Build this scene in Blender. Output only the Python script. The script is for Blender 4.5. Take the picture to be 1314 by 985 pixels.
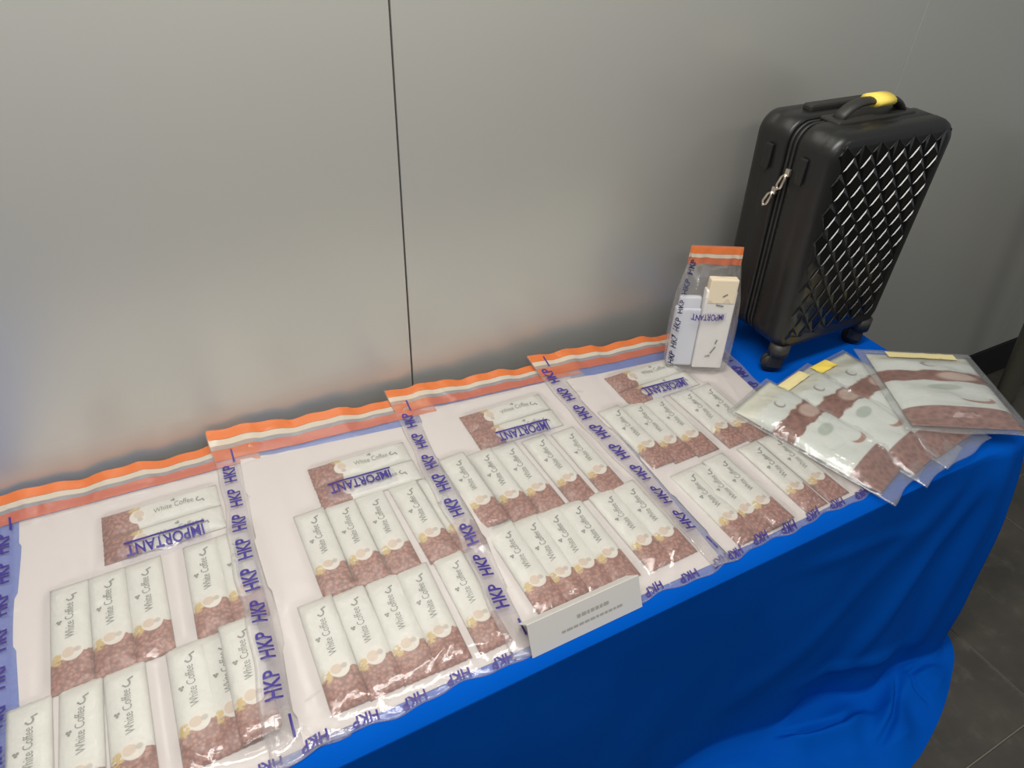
import bpy, bmesh, math, random
import numpy as np
from mathutils import Matrix, Vector

for o in list(bpy.data.objects):
    bpy.data.objects.remove(o)
scene = bpy.context.scene
COL = scene.collection
TZ = 0.86                      # height of the table top above the floor

# ------------------------------------------------------------------ camera
cam = bpy.data.cameras.new('camera')
cam.sensor_width = 36.0
cam.lens = 36.0 * 880.0 / 1314.0
cam.clip_start = 0.02
camo = bpy.data.objects.new('camera', cam)
COL.objects.link(camo)
_r = Vector((0.88640689, -0.46097913, 0.04220258))
_u = Vector((0.25943873, 0.57022716, 0.77944373))
_f = Vector((0.38337236, 0.67995531, -0.62504913))
camo.matrix_world = Matrix(((_r.x, _u.x, -_f.x, 0.0), (_r.y, _u.y, -_f.y, 0.0),
                            (_r.z, _u.z, -_f.z, 1.0 + TZ), (0, 0, 0, 1)))
scene.camera = camo

# ------------------------------------------------------------------ light
world = bpy.data.worlds.new('world')
scene.world = world
world.use_nodes = True
world.node_tree.nodes['Background'].inputs[0].default_value = (0.92, 0.96, 1.0, 1)
world.node_tree.nodes['Background'].inputs[1].default_value = 0.24


def area(name, loc, size, power, target, color=(1, 0.97, 0.92)):
    l = bpy.data.lights.new(name, 'AREA')
    l.shape = 'RECTANGLE'
    l.size, l.size_y = size
    l.energy = power
    l.color = color
    o = bpy.data.objects.new(name, l)
    COL.objects.link(o)
    o.location = loc
    o.rotation_euler = (Vector(target) - Vector(loc)).to_track_quat('-Z', 'Y').to_euler()
    return o


area('ceiling_lamp', (0.08, 0.46, 3.0), (1.9, 0.36), 48, (0.08, 0.46, 0))
area('ceiling_lamp', (-0.6, -1.5, 3.0), (1.2, 0.36), 22, (-0.6, -1.5, 0))
area('ceiling_lamp', (2.4, -1.2, 3.0), (1.2, 0.36), 9, (2.4, -1.2, 0))

vs = scene.view_settings
vs.view_transform = 'Standard'
vs.look = 'None'
vs.gamma = 1.0
vs.use_curve_mapping = False
vs.exposure = 0.0
scene.cycles.transparent_max_bounces = 32


# ------------------------------------------------------------------ helpers
def srgb(r, g, b):
    return tuple(((c / 255.0) / 12.92 if c / 255.0 <= 0.04045 else ((c / 255.0 + 0.055) / 1.055) ** 2.4) for c in (r, g, b)) + (1.0,)


def tag(o, label=None, cat=None, group=None, kind=None):
    if label: o['label'] = label
    if cat: o['category'] = cat
    if group: o['group'] = group
    if kind: o['kind'] = kind
    return o


def empty(name, loc=(0, 0, 0), rz=0.0):
    o = bpy.data.objects.new(name, None)
    o.empty_display_size = 0.05
    COL.objects.link(o)
    o.location = loc
    o.rotation_euler = (0, 0, rz)
    return o


def make_mesh(name, verts, faces, mat, uvs=None, smooth=True):
    me = bpy.data.meshes.new(name)
    me.from_pydata([tuple(map(float, v)) for v in verts], [], faces)
    if mat: me.materials.append(mat)
    if uvs is not None:
        lay = me.uv_layers.new(name='UVMap')
        for lp in me.loops:
            lay.data[lp.index].uv = uvs[lp.vertex_index]
    if smooth:
        me.polygons.foreach_set('use_smooth', [True] * len(me.polygons))
    me.update()
    return me


def link(name, me, parent=None, loc=(0, 0, 0), rot=(0, 0, 0)):
    o = bpy.data.objects.new(name, me)
    COL.objects.link(o)
    o.parent = parent
    o.location = loc
    o.rotation_euler = rot
    return o


def grid_faces(nu, nv, off=0, flip=False):
    f = []
    for j in range(nv - 1):
        for i in range(nu - 1):
            a = off + j * nu + i
            q = (a, a + 1, a + 1 + nu, a + nu)
            f.append(q[::-1] if flip else q)
    return f


def box(name, x0, x1, y0, y1, z0, z1, mat, parent=None, bev=0.0, seg=2, loc=(0, 0, 0), rot=(0, 0, 0)):
    bm = bmesh.new()
    bmesh.ops.create_cube(bm, size=1)
    for v in bm.verts:
        v.co = Vector(((x0 + x1) / 2 + v.co.x * (x1 - x0), (y0 + y1) / 2 + v.co.y * (y1 - y0), (z0 + z1) / 2 + v.co.z * (z1 - z0)))
    if bev > 0:
        bmesh.ops.bevel(bm, geom=bm.edges[:], offset=bev, segments=seg, profile=0.5, affect='EDGES')
    me = bpy.data.meshes.new(name)
    bm.to_mesh(me)
    bm.free()
    me.materials.append(mat)
    return link(name, me, parent, loc, rot)


def tube_mesh(name, pts, r, mat, n=10, closed=False, flat=(1, 1), cap=True):
    pts = [Vector(p) for p in pts]
    vs_, fs = [], []
    N = len(pts)
    prev = None
    for i, p in enumerate(pts):
        if closed:
            t = pts[(i + 1) % N] - pts[i - 1]
        else:
            t = pts[min(i + 1, N - 1)] - pts[max(i - 1, 0)]
        t.normalize()
        if prev is None:
            a = Vector((0, 1, 0)) if abs(t.y) < 0.9 else Vector((1, 0, 0))
        else:
            a = prev
        a = (a - t * a.dot(t)).normalized()
        prev = a
        b = t.cross(a)
        for k in range(n):
            th = 2 * math.pi * k / n
            vs_.append(p + a * math.cos(th) * r * flat[0] + b * math.sin(th) * r * flat[1])
    M = N if closed else N - 1
    for i in range(M):
        for k in range(n):
            a0 = i * n + k; a1 = i * n + (k + 1) % n
            j = (i + 1) % N
            fs.append((a0, a1, j * n + (k + 1) % n, j * n + k))
    if cap and not closed:
        fs.append(tuple(range(n - 1, -1, -1)))
        fs.append(tuple((N - 1) * n + k for k in range(n)))
    return make_mesh(name, vs_, fs, mat)


# ------------------------------------------------------------------ node helpers
class NT:
    def __init__(self, name):
        self.m = bpy.data.materials.new(name)
        self.m.use_nodes = True
        self.t = self.m.node_tree
        self.b = self.t.nodes['Principled BSDF']
        self.out = self.t.nodes['Material Output']

    def n(self, typ, **kw):
        nd = self.t.nodes.new(typ)
        for k, v in kw.items():
            setattr(nd, k, v)
        return nd

    def set(self, sock, val):
        if isinstance(val, bpy.types.NodeSocket):
            self.t.links.new(val, sock)
        else:
            sock.default_value = val

    def math(self, op, a, b=0.0, c=None, clamp=False):
        nd = self.n('ShaderNodeMath', operation=op, use_clamp=clamp)
        self.set(nd.inputs[0], a)
        self.set(nd.inputs[1], b)
        if c is not None: self.set(nd.inputs[2], c)
        return nd.outputs[0]

    def step(self, x, edge, w):       # 0 below edge, 1 above, soft width w
        nd = self.n('ShaderNodeMapRange', interpolation_type='SMOOTHSTEP')
        self.set(nd.inputs['Value'], x)
        if isinstance(edge, (int, float)):
            nd.inputs['From Min'].default_value = edge - w / 2
            nd.inputs['From Max'].default_value = edge + w / 2
        else:
            self.set(nd.inputs['Value'], self.math('SUBTRACT', x, edge))
            nd.inputs['From Min'].default_value = -w / 2
            nd.inputs['From Max'].default_value = w / 2
        return nd.outputs[0]

    def mix(self, f, a, b):
        nd = self.n('ShaderNodeMix', data_type='RGBA')
        self.set(nd.inputs[0], f)
        self.set(nd.inputs[6], a)
        self.set(nd.inputs[7], b)
        return nd.outputs[2]

    def uv(self, su, sv):
        tc = self.n('ShaderNodeTexCoord')
        sp = self.n('ShaderNodeSeparateXYZ')
        self.t.links.new(tc.outputs['UV'], sp.inputs[0])
        U = self.math('MULTIPLY', sp.outputs[0], su)
        V = self.math('MULTIPLY', sp.outputs[1], sv)
        cb = self.n('ShaderNodeCombineXYZ')
        self.set(cb.inputs[0], U); self.set(cb.inputs[1], V)
        oi = self.n('ShaderNodeObjectInfo')
        self.set(cb.inputs[2], self.math('MULTIPLY', oi.outputs['Random'], 40.0))
        return U, V, cb.outputs[0]

    def noise(self, vec, scale, detail=3, rough=0.5):
        nd = self.n('ShaderNodeTexNoise')
        if vec is not None: self.set(nd.inputs['Vector'], vec)
        nd.inputs['Scale'].default_value = scale
        nd.inputs['Detail'].default_value = detail
        nd.inputs['Roughness'].default_value = rough
        return nd.outputs[0]

    def voro(self, vec, scale):
        nd = self.n('ShaderNodeTexVoronoi')
        if vec is not None: self.set(nd.inputs['Vector'], vec)
        nd.inputs['Scale'].default_value = scale
        return nd

    def bump(self, h, strength, dist=0.01):
        nd = self.n('ShaderNodeBump')
        nd.inputs['Strength'].default_value = strength
        nd.inputs['Distance'].default_value = dist
        self.set(nd.inputs['Height'], h)
        return nd.outputs[0]

    def disc(self, U, V, cx, cy, r, soft, sx=1.0, sy=1.0):      # 1 inside
        dx = self.math('MULTIPLY', self.math('SUBTRACT', U, cx), sx)
        dy = self.math('MULTIPLY', self.math('SUBTRACT', V, cy), sy)
        d = self.math('SQRT', self.math('ADD', self.math('MULTIPLY', dx, dx), self.math('MULTIPLY', dy, dy)))
        return self.math('SUBTRACT', 1.0, self.step(d, r, soft))


def plain(name, col, rough=0.5, metal=0.0, noise_amt=0.0, scale=30.0, bump=0.0, spec=0.5):
    k = NT(name)
    k.b.inputs['Roughness'].default_value = rough
    k.b.inputs['Metallic'].default_value = metal
    k.b.inputs['Specular IOR Level'].default_value = spec
    tc = k.n('ShaderNodeTexCoord')
    nz = k.noise(tc.outputs['Object'], scale)
    dark = tuple(c * (1 - noise_amt) for c in col[:3]) + (1,)
    k.set(k.b.inputs['Base Color'], k.mix(nz, dark, col))
    if bump > 0:
        k.set(k.b.inputs['Normal'], k.bump(nz, bump, 0.002))
    return k.m


# ------------------------------------------------------------------ materials
def film_material(name, haze, tint, gloss=1.0, rough=0.10, bump=0.4, scale=45.0, trans=0.5):
    k = NT(name)
    t = k.t
    t.nodes.remove(k.b)
    tc = k.n('ShaderNodeTexCoord')
    nz = k.noise(tc.outputs['Object'], scale, 4, 0.6)
    nrm = k.bump(nz, bump, 0.004)
    tr = k.n('ShaderNodeBsdfTransparent'); tr.inputs[0].default_value = (0.985, 0.985, 0.985, 1)
    df = k.n('ShaderNodeBsdfDiffuse'); df.inputs[0].default_value = tint
    gl = k.n('ShaderNodeBsdfGlossy'); gl.inputs[0].default_value = (1, 1, 1, 1)
    gl.inputs['Roughness'].default_value = rough
    t.links.new(nrm, gl.inputs['Normal'])
    lw = k.n('ShaderNodeFresnel'); lw.inputs[0].default_value = 1.45
    t.links.new(nrm, lw.inputs['Normal'])
    m1 = k.n('ShaderNodeMixShader'); m1.inputs[0].default_value = haze
    tl = k.n('ShaderNodeBsdfTranslucent'); tl.inputs[0].default_value = tint
    m0 = k.n('ShaderNodeMixShader'); m0.inputs[0].default_value = trans
    t.links.new(df.outputs[0], m0.inputs[1]); t.links.new(tl.outputs[0], m0.inputs[2])
    t.links.new(tr.outputs[0], m1.inputs[1]); t.links.new(m0.outputs[0], m1.inputs[2])
    m2 = k.n('ShaderNodeMixShader')
    k.set(m2.inputs[0], k.math('MINIMUM', k.math('MULTIPLY', lw.outputs[0], gloss), 0.22))
    t.links.new(m1.outputs[0], m2.inputs[1]); t.links.new(gl.outputs[0], m2.inputs[2])
    t.links.new(m2.outputs[0], k.out.inputs[0])
    return k.m


M_film = film_material('clear_plastic_film', 0.17, srgb(236, 230, 228), 1.0)
M_zip = film_material('clear_zip_film', 0.15, srgb(232, 234, 232), 1.0)
M_tint = film_material('violet_print_haze', 0.08, srgb(190, 180, 228), 0.3)
M_orange = film_material('orange_seal_tape', 0.88, srgb(232, 126, 66), 0.8, 0.2, trans=0.12)
M_orange2 = film_material('orange_seal_tape_worn', 0.66, srgb(226, 124, 80), 1.2, 0.15, trans=0.2)
M_cream = film_material('cream_seal_line', 0.85, srgb(226, 212, 190), 0.8, 0.25, trans=0.2)
M_greyfilm = film_material('hazy_grey_strip', 0.6, srgb(190, 184, 176), 1.2, 0.2, trans=0.3)
M_ink = plain('violet_ink', srgb(58, 44, 128), 0.5)
M_inkdark = plain('dark_ink', srgb(38, 34, 78), 0.5)
M_greyink = plain('grey_ink', srgb(120, 124, 114), 0.6)
M_paper = plain('white_paper_sheet', srgb(206, 199, 195), 0.7, 0, 0.03, 20)
M_card = plain('white_card', srgb(205, 202, 196), 0.7, 0, 0.02, 12)
M_yellow = plain('yellow_sticker', srgb(250, 222, 100), 0.6, 0, 0.05, 30)
M_paleyel = plain('pale_yellow_sticker', srgb(233, 218, 160), 0.6, 0, 0.05, 30)


def sachet_material():
    k = NT('sachet_print')
    U, V, vec = k.uv(55.0, 195.0)
    nz = k.noise(vec, 0.12, 2)
    white = k.mix(nz, srgb(197, 197, 188), srgb(208, 207, 199))
    # brown bean field with an uneven upper border
    edge = k.math('ADD', 47.0, k.math('MULTIPLY', k.noise(vec, 0.16, 1), 8.0))
    edge = k.math('ADD', edge, k.math('MULTIPLY', k.step(U, 42.0, 10.0), 7.0))
    brown_m = k.math('SUBTRACT', 1.0, k.step(V, edge, 2.5))
    vo = k.voro(vec, 0.17)
    beans = k.mix(k.step(vo.outputs['Distance'], 0.45, 0.7), srgb(172, 122, 106), srgb(104, 62, 52))
    beans = k.mix(k.math('MULTIPLY', k.noise(vec, 0.06, 2), 0.7), beans, srgb(150, 104, 90))
    c = k.mix(brown_m, white, beans)
    yel = k.disc(U, V, 10.0, 54.0, 8.0, 4.0, 1.0, 0.8)
    yel = k.math('MULTIPLY', yel, k.step(k.noise(vec, 0.22, 2), 0.42, 0.12))
    c = k.mix(yel, c, srgb(190, 164, 104))
    c = k.mix(k.disc(U, V, 30.0, 60.0, 14.5, 1.5), c, srgb(208, 204, 194))
    c = k.mix(k.disc(U, V, 25.0, 61.0, 8.5, 1.5), c, srgb(196, 178, 160))
    ring = k.math('MULTIPLY', k.disc(U, V, 37.0, 62.0, 4.5, 3.0), 0.6)
    c = k.mix(ring, c, srgb(150, 140, 132))
    # pale seam lines at the long sides
    sd = k.math('ABSOLUTE', k.math('SUBTRACT', U, 27.5))
    c = k.mix(k.math('MULTIPLY', k.step(sd, 26.6, 1.2), 0.30), c, srgb(150, 150, 142))
    k.set(k.b.inputs['Base Color'], c)
    k.b.inputs['Roughness'].default_value = 0.42
    k.set(k.b.inputs['Normal'], k.bump(k.noise(vec, 0.12, 3), 0.35, 0.004))
    return k.m


M_sachet = sachet_material()


def pack_material(name, swoosh, cream):
    k = NT(name)
    U, V, vec = k.uv(160.0, 335.0)
    nz = k.noise(vec, 0.03, 2)
    white = k.mix(nz, srgb(194, 198, 190), srgb(210, 211, 205))
    wob = k.math('MULTIPLY', k.math('SUBTRACT', k.noise(vec, 0.03, 2), 0.5), 22.0)
    Vw = k.math('ADD', V, wob)
    brown = k.mix(k.voro(vec, 0.07).outputs['Distance'], srgb(92, 50, 38), srgb(142, 90, 72))
    band = k.math('MULTIPLY', k.step(Vw, 188.0, 5.0), k.math('SUBTRACT', 1.0, k.step(Vw, 240.0, 6.0)))
    c = k.mix(band, white, brown)
    c = k.mix(k.math('MULTIPLY', k.disc(U, V, 112.0, 214.0, 30.0, 14.0, 1.0, 1.5), 0.8), c, srgb(196, 172, 158))
    low = k.math('SUBTRACT', 1.0, k.step(V, 66.0, 4.0))
    lowc = k.mix(k.voro(vec, 0.09).outputs['Distance'], srgb(105, 66, 56), srgb(150, 108, 96))
    c = k.mix(low, c, lowc)
    c = k.mix(k.math('MULTIPLY', k.disc(U, V, 80.0, 160.0, 20.0, 8.0, 0.8, 1.5), 0.55), c, srgb(120, 140, 120))
    # crescent (cup) low on the white panel
    cr = k.math('MULTIPLY', k.disc(U, V, 116.0, 104.0, 26.0, 5.0, 1.0, 1.5),
                k.math('SUBTRACT', 1.0, k.disc(U, V, 112.0, 112.0, 24.0, 5.0, 1.0, 1.6)))
    c = k.mix(k.math('MULTIPLY', cr, swoosh), c, srgb(150, 96, 78))
    ri = k.math('MULTIPLY', k.disc(U, V, 80.0, 270.0, 13.0, 3.0), k.math('SUBTRACT', 1.0, k.disc(U, V, 84.0, 271.0, 10.0, 3.0)))
    c = k.mix(k.math('MULTIPLY', ri, 0.7), c, srgb(110, 84, 74))
    c = k.mix(k.math('MULTIPLY', k.step(V, 290.0, 30.0), cream), c, srgb(220, 208, 160))
    k.set(k.b.inputs['Base Color'], c)
    k.b.inputs['Roughness'].default_value = 0.4
    k.set(k.b.inputs['Normal'], k.bump(k.noise(vec, 0.05, 3), 0.4, 0.006))
    return k.m


M_pack = pack_material('coffee_pack_print', 0.9, 0.25)


def wall_material():
    k = NT('grey_metal_laminate')
    tc = k.n('ShaderNodeTexCoord')
    nz = k.noise(tc.outputs['Object'], 1.3, 3)
    k.set(k.b.inputs['Base Color'], k.mix(nz, srgb(200, 200, 191), srgb(207, 205, 197)))
    k.b.inputs['Roughness'].default_value = 0.34
    k.b.inputs['Metallic'].default_value = 0.42
    k.set(k.b.inputs['Normal'], k.bump(k.noise(tc.outputs['Object'], 5.0, 2), 0.06, 0.01))
    return k.m


M_wall = wall_material()
M_seam = plain('dark_joint', srgb(48, 48, 44), 0.7)
M_base = plain('black_skirting', srgb(10, 10, 10), 0.6)


def tile_material():
    k = NT('brown_stone_tile')
    tc = k.n('ShaderNodeTexCoord')
    a = k.noise(tc.outputs['Object'], 3.5, 5, 0.6)
    b = k.noise(tc.outputs['Object'], 14.0, 4, 0.6)
    c = k.mix(k.step(a, 0.5, 0.5), srgb(64, 61, 54), srgb(86, 81, 72))
    c = k.mix(k.math('MULTIPLY', k.step(b, 0.62, 0.2), 0.4), c, srgb(100, 95, 84))
    k.set(k.b.inputs['Base Color'], c)
    k.b.inputs['Roughness'].default_value = 0.38
    return k.m


M_tile = tile_material()
M_grout = plain('pale_grout', srgb(126, 120, 108), 0.8, 0, 0.1, 40)


def cloth_material():
    k = NT('royal_blue_cloth')
    tc = k.n('ShaderNodeTexCoord')
    w = k.noise(tc.outputs['Object'], 420.0, 2)
    n2 = k.noise(tc.outputs['Object'], 6.0, 4)
    k.set(k.b.inputs['Base Color'], k.mix(n2, srgb(0, 78, 176), srgb(0, 88, 190)))
    k.b.inputs['Roughness'].default_value = 0.75
    k.b.inputs['Specular IOR Level'].default_value = 0.03
    k.b.inputs['Sheen Weight'].default_value = 0.0
    k.set(k.b.inputs['Normal'], k.bump(k.math('ADD', w, k.math('MULTIPLY', n2, 2.0)), 0.15, 0.002))
    return k.m


M_cloth = cloth_material()
M_shell = plain('black_gloss_shell', srgb(10, 10, 11), 0.17, 0, 0.1, 60)
M_side = plain('black_satin_shell', srgb(30, 30, 29), 0.36, 0, 0.1, 40)
M_zipcloth = plain('black_zip_tape', srgb(18, 18, 18), 0.8)
M_rubber = plain('dark_grey_rubber', srgb(44, 43, 40), 0.5)
M_silver = plain('silver_metal', srgb(215, 205, 190), 0.25, 0.9)
M_olive = plain('olive_grey_paint', srgb(84, 82, 70), 0.5, 0, 0.1, 8)

rng = np.random.default_rng(7)

# ------------------------------------------------------------------ setting
WY = 1.172
fl = tag(box('floor', -4.5, 6.5, -5.0, WY + 0.1, -0.06, -0.004, M_grout), kind='structure')
tile_me = None
for i in range(-2, 7):
    for j in range(-4, 2):
        x0 = 0.62 + (i - 1) * 0.6; y0 = 0.099 + j * 0.6
        if tile_me is None:
            t0 = box('tile', 0.002, 0.598, 0.002, 0.598, -0.01, 0.0, M_tile, fl, 0.0015, 1, (x0, y0, 0))
            tile_me = t0.data
        else:
            link('tile', tile_me, fl, (x0, y0, 0))

wb = tag(box('wall_back', -4.5, 6.5, WY + 0.012, WY + 0.10, 0.0, 3.0, M_seam), kind='structure')
SEAMS = [-3.62, -2.28, -0.94, 0.401, 1.742, 3.08, 4.42]
for a, b in zip(SEAMS[:-1], SEAMS[1:]):
    box('panel', a + (0.0006 if a > 1.7 else 0.0018), b - (0.0006 if b > 1.7 else 0.0018), WY, WY + 0.012, TZ - 0.672, 3.0, M_wall, wb, 0.001, 1)
bb = tag(box('baseboard_back', -4.5, 6.5, WY - 0.004, WY + 0.012, 0.0, TZ - 0.676, M_base, None, 0.002, 1), kind='structure')

# slanted leg of a stand just inside the right edge of the picture
lg = tag(link('stand_leg', tube_mesh('stand_leg', [(2.70, 1.0, TZ + 0.25), (2.86, 1.0, TZ - 0.36), (2.965, 0.99, TZ - 0.76), (2.975, 0.985, 0.0)], 0.05, M_olive, 12, flat=(0.7, 1.0))),
         'olive grey slanted stand leg at the right edge of the picture', 'stand leg')

# ------------------------------------------------------------------ table cloth
TX1, TY0, TY1 = 1.562, 0.447, 1.155


def lerp_tab(s, tab):
    ks = [k for k, _ in tab]
    return np.array([np.interp(s, ks, [v[c] for _, v in tab]) for c in range(len(tab[0][1]))])


def rear_y(x):
    return min(1.166, 1.150 - 0.046 * x)


def build_cloth():
    path, keys = [], []
    r = 0.012
    for x in np.concatenate([np.linspace(-1.2, 0.5, 40), np.linspace(0.51, TX1 - r, 170)]):
        path.append((x, TY0)); keys.append(x)
    for a in np.linspace(0, math.pi / 2, 26)[1:]:
        path.append((TX1 - r + r * math.sin(a), TY0 + r - r * math.cos(a))); keys.append(TX1 - r + 0.12 * a / (math.pi / 2))
    kc = keys[-1]
    for y in np.linspace(TY0 + r, rear_y(TX1), 42)[1:]:
        path.append((TX1, y)); keys.append(kc + (y - TY0))
    foot = [(-1.2, (-1.2, .435)), (.60, (.60, .432)), (.75, (.75, .43)), (.88, (.88, .425)), (.96, (.965, .405)), (1.07, (1.08, .385)), (1.16, (1.16, .405)), (1.25, (1.24, .40)), (1.34, (1.345, .345)),
            (1.43, (1.44, .365)), (1.50, (1.52, .36)), (1.57, (1.615, .33)), (kc, (1.70, .355)), (kc + .12, (1.71, .52)), (kc + .4, (1.60, .85)), (kc + .72, (1.59, 1.155))]
    hem = [(-1.2, (-1.2, .40)), (.60, (.60, .40)), (.75, (.76, .395)), (.88, (.90, .365)), (.98, (1.01, .315)), (1.10, (1.09, .245)), (1.20, (1.18, .17)), (1.30, (1.30, .155)), (1.42, (1.43, .19)),
           (1.50, (1.53, .225)), (1.58, (1.63, .275)), (kc, (1.735, .335)), (kc + .12, (1.76, .47)), (kc + .4, (1.66, .85)), (kc + .72, (1.62, 1.155))]
    kf = (1 + TZ) / 1.8
    foot = [(k, (v[0] * kf if k > .9 else v[0], v[1] * kf)) for k, v in foot]
    hem = [(k, (v[0] * kf if k > .9 else v[0], v[1] * kf)) for k, v in hem]
    ZF = TZ - 0.025
    n1, n2 = 46, 46
    cols = []

    def ridge(x, z, ax, az, bx, bz, w, a):
        dx, dz = bx - ax, bz - az
        L = math.hypot(dx, dz)
        t = ((x - ax) * dx + (z - az) * dz) / L
        d = ((x - ax) * dz - (z - az) * dx) / L
        e = 1.0 / (1 + math.exp(-t / 0.03)) / (1 + math.exp((t - L) / 0.03))
        return a * math.exp(-(d / w) ** 2) * e

    CR = [[(1.53, .365), (1.47, .315), (1.40, .275), (1.29, .235)], [(1.72, .31), (1.62, .345), (1.555, .342), (1.535, .305), (1.545, .25)],
          [(1.78, .36), (1.70, .385), (1.62, .395), (1.56, .44)], [(1.06, .40), (1.14, .36), (1.25, .33), (1.36, .335)]]

    def crease(x, y):
        b = 0.0
        for pl in CR:
            d, w = 9.0, 0.0
            n = len(pl) - 1
            for q, ((ax, ay), (bx, by)) in enumerate(zip(pl[:-1], pl[1:])):
                L2 = (bx - ax) ** 2 + (by - ay) ** 2
                t = max(0, min(1, ((x - ax) * (bx - ax) + (y - ay) * (by - ay)) / L2))
                dd = math.hypot(x - ax - t * (bx - ax), y - ay - t * (by - ay))
                side = (x - ax) * (by - ay) - (y - ay) * (bx - ax)
                if dd < d: d, w, sg = dd, math.sin(math.pi * (q + t) / n) ** 0.7, side
            lop = 1.0 if sg > 0 else 0.45
            b += w * lop * 0.045 * (1 - math.exp(-(d / .010) ** 2)) * math.exp(-(d / .040) ** 2)
        return b

    ks = np.array(keys)
    for (px, py), k in zip(path, keys):
        f = lerp_tab(k, foot); h = lerp_tab(k, hem)
        # smooth the tables
        f = np.mean([lerp_tab(k + d, foot) for d in np.linspace(-.05, .05, 7)], axis=0) if k > .4 else f
        h = np.mean([lerp_tab(k + d, hem) for d in np.linspace(-.05, .05, 7)], axis=0) if k > .4 else h
        dirv = np.array([f[0] - px, f[1] - py]) + 1e-6
        dn = dirv / np.linalg.norm(dirv)
        nx, ny = (0.0, -1.0) if k < TX1 - 0.03 else (dn[0], dn[1])
        col = []
        for i in range(n1):
            t = i / (n1 - 1)
            z = -ZF * t
            e = t ** (1.15 if k < 1.40 else max(0.6, 1.15 - (k - 1.40) * 4))
            x = px + (f[0] - px) * e; y = py + (f[1] - py) * e
            if i < 3:                       # roll over the table edge
                z = [-0.0, -0.006, -0.02][i]
            o = 0.0
            if t > 0.02:
                o += ridge(k, z, 1.50, -.03, 1.49, -.74, .030, .022)
                o += ridge(k, z, 1.47, -.05, 1.24, -.70, .035, .014)
                o += ridge(k, z, 1.42, -.04, .90, -.60, .05, .008)
                o += ridge(k, z, .95, -.10, 1.26, -.16, .018, .006)
                o += ridge(k, z, 1.12, -.66, 1.42, -.70, .02, .012)
                o += ridge(k, z, 1.56, -.20, 1.60, -.70, .03, .012)
                o += 0.004 * math.sin(k * 9 + z * 5) * min(1, t * 3) + 0.003 * math.sin(k * 23 + 2 - z * 8) * t
            col.append((x + nx * o, y + ny * o, z))
        pool = math.hypot(h[0] - f[0], h[1] - f[1])
        zl = col[-1]
        for j in range(1, n2 + 1):
            q = j / n2
            x = zl[0] + (h[0] - zl[0]) * q; y = zl[1] + (h[1] - zl[1]) * q
            base = -ZF - 0.0215 * (1 - (1 - min(1, q * 2.2)) ** 2)
            b = 0.0
            if pool > 0.05:
                env = min(1, q * 3.0) * min(1, (1 - q) * 3.5) * min(1, (pool - .05) / .1)
                b = env * (0.016 + 0.014 * math.sin(x * 17 + y * 12 + 1.2) + 0.008 * math.sin(x * 33 - y * 27) +
                           crease(x, y))
            col.append((x, y, base + max(b, 0.0)))
        cols.append(col)
    nv = len(cols[0]); nu = len(cols)
    V, F = [], []
    for col in cols: V += col
    for i in range(nu - 1):
        for j in range(nv - 1):
            a = i * nv + j
            F.append((a, a + 1, a + nv + 1, a + nv))
    # top surface: fan strips from the edge back to the rear line
    nf = len(cols)
    off = len(V)
    rear = []
    for (px, py), k in zip(path, keys):
        rear.append((min(px, TX1 - 0.001), rear_y(px), 0.0))
    steps = 10
    idx = {}
    for i, ((px, py), rr) in enumerate(zip(path, rear)):
        for s in range(1, steps + 1):
            q = s / steps
            V.append((px + (rr[0] - px) * q, py + (rr[1] - py) * q, 0.0))
    for i in range(nf - 1):
        prev_a, prev_b = i * nv, (i + 1) * nv
        for s in range(steps):
            a = off + i * steps + s; b = off + (i + 1) * steps + s
            if keys[i] < TX1 - 0.012 + 1e-6 or True:
                F.append((prev_a, prev_b, b, a))
            prev_a, prev_b = a, b
    me = make_mesh('tablecloth', V, F, M_cloth)
    bm = bmesh.new(); bm.from_mesh(me)
    bmesh.ops.remove_doubles(bm, verts=bm.verts, dist=1e-5)
    bmesh.ops.dissolve_degenerate(bm, dist=1e-6, edges=bm.edges)
    bmesh.ops.recalc_face_normals(bm, faces=bm.faces)
    for f in bm.faces: f.smooth = True
    bm.to_mesh(me); bm.free()
    return me


tag(link('tablecloth', build_cloth(), None, (0, 0, TZ)),
    'royal blue tablecloth draped over the long table and pooling on the floor', 'tablecloth')

# ------------------------------------------------------------------ height map of what lies on the table
HX0, HY0, HR = -0.70, 0.36, 0.004
HNX, HNY = 650, 206
top = np.zeros((HNY, HNX))
GX, GY = np.meshgrid(HX0 + np.arange(HNX) * HR, HY0 + np.arange(HNY) * HR)


def blur(a, n):
    for _ in range(n):
        p = np.pad(a, 1, mode='edge')
        a = (p[1:-1, 1:-1] * 2 + p[:-2, 1:-1] + p[2:, 1:-1] + p[1:-1, :-2] + p[1:-1, 2:]) / 6.0
    return a


def dilate(a, n):
    for _ in range(n):
        p = np.pad(a, 1, mode='edge')
        a = np.max([p[1:-1, 1:-1], p[:-2, 1:-1], p[2:, 1:-1], p[1:-1, :-2], p[1:-1, 2:]], axis=0)
    return a


def sample(a, x, y):
    fx = np.clip((np.asarray(x) - HX0) / HR, 0, HNX - 1.001); fy = np.clip((np.asarray(y) - HY0) / HR, 0, HNY - 1.001)
    ix = fx.astype(int); iy = fy.astype(int); dx = fx - ix; dy = fy - iy
    return (a[iy, ix] * (1 - dx) * (1 - dy) + a[iy, ix + 1] * dx * (1 - dy) + a[iy + 1, ix] * (1 - dx) * dy + a[iy + 1, ix + 1] * dx * dy)


# ------------------------------------------------------------------ lettering
_tc = {}


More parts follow.
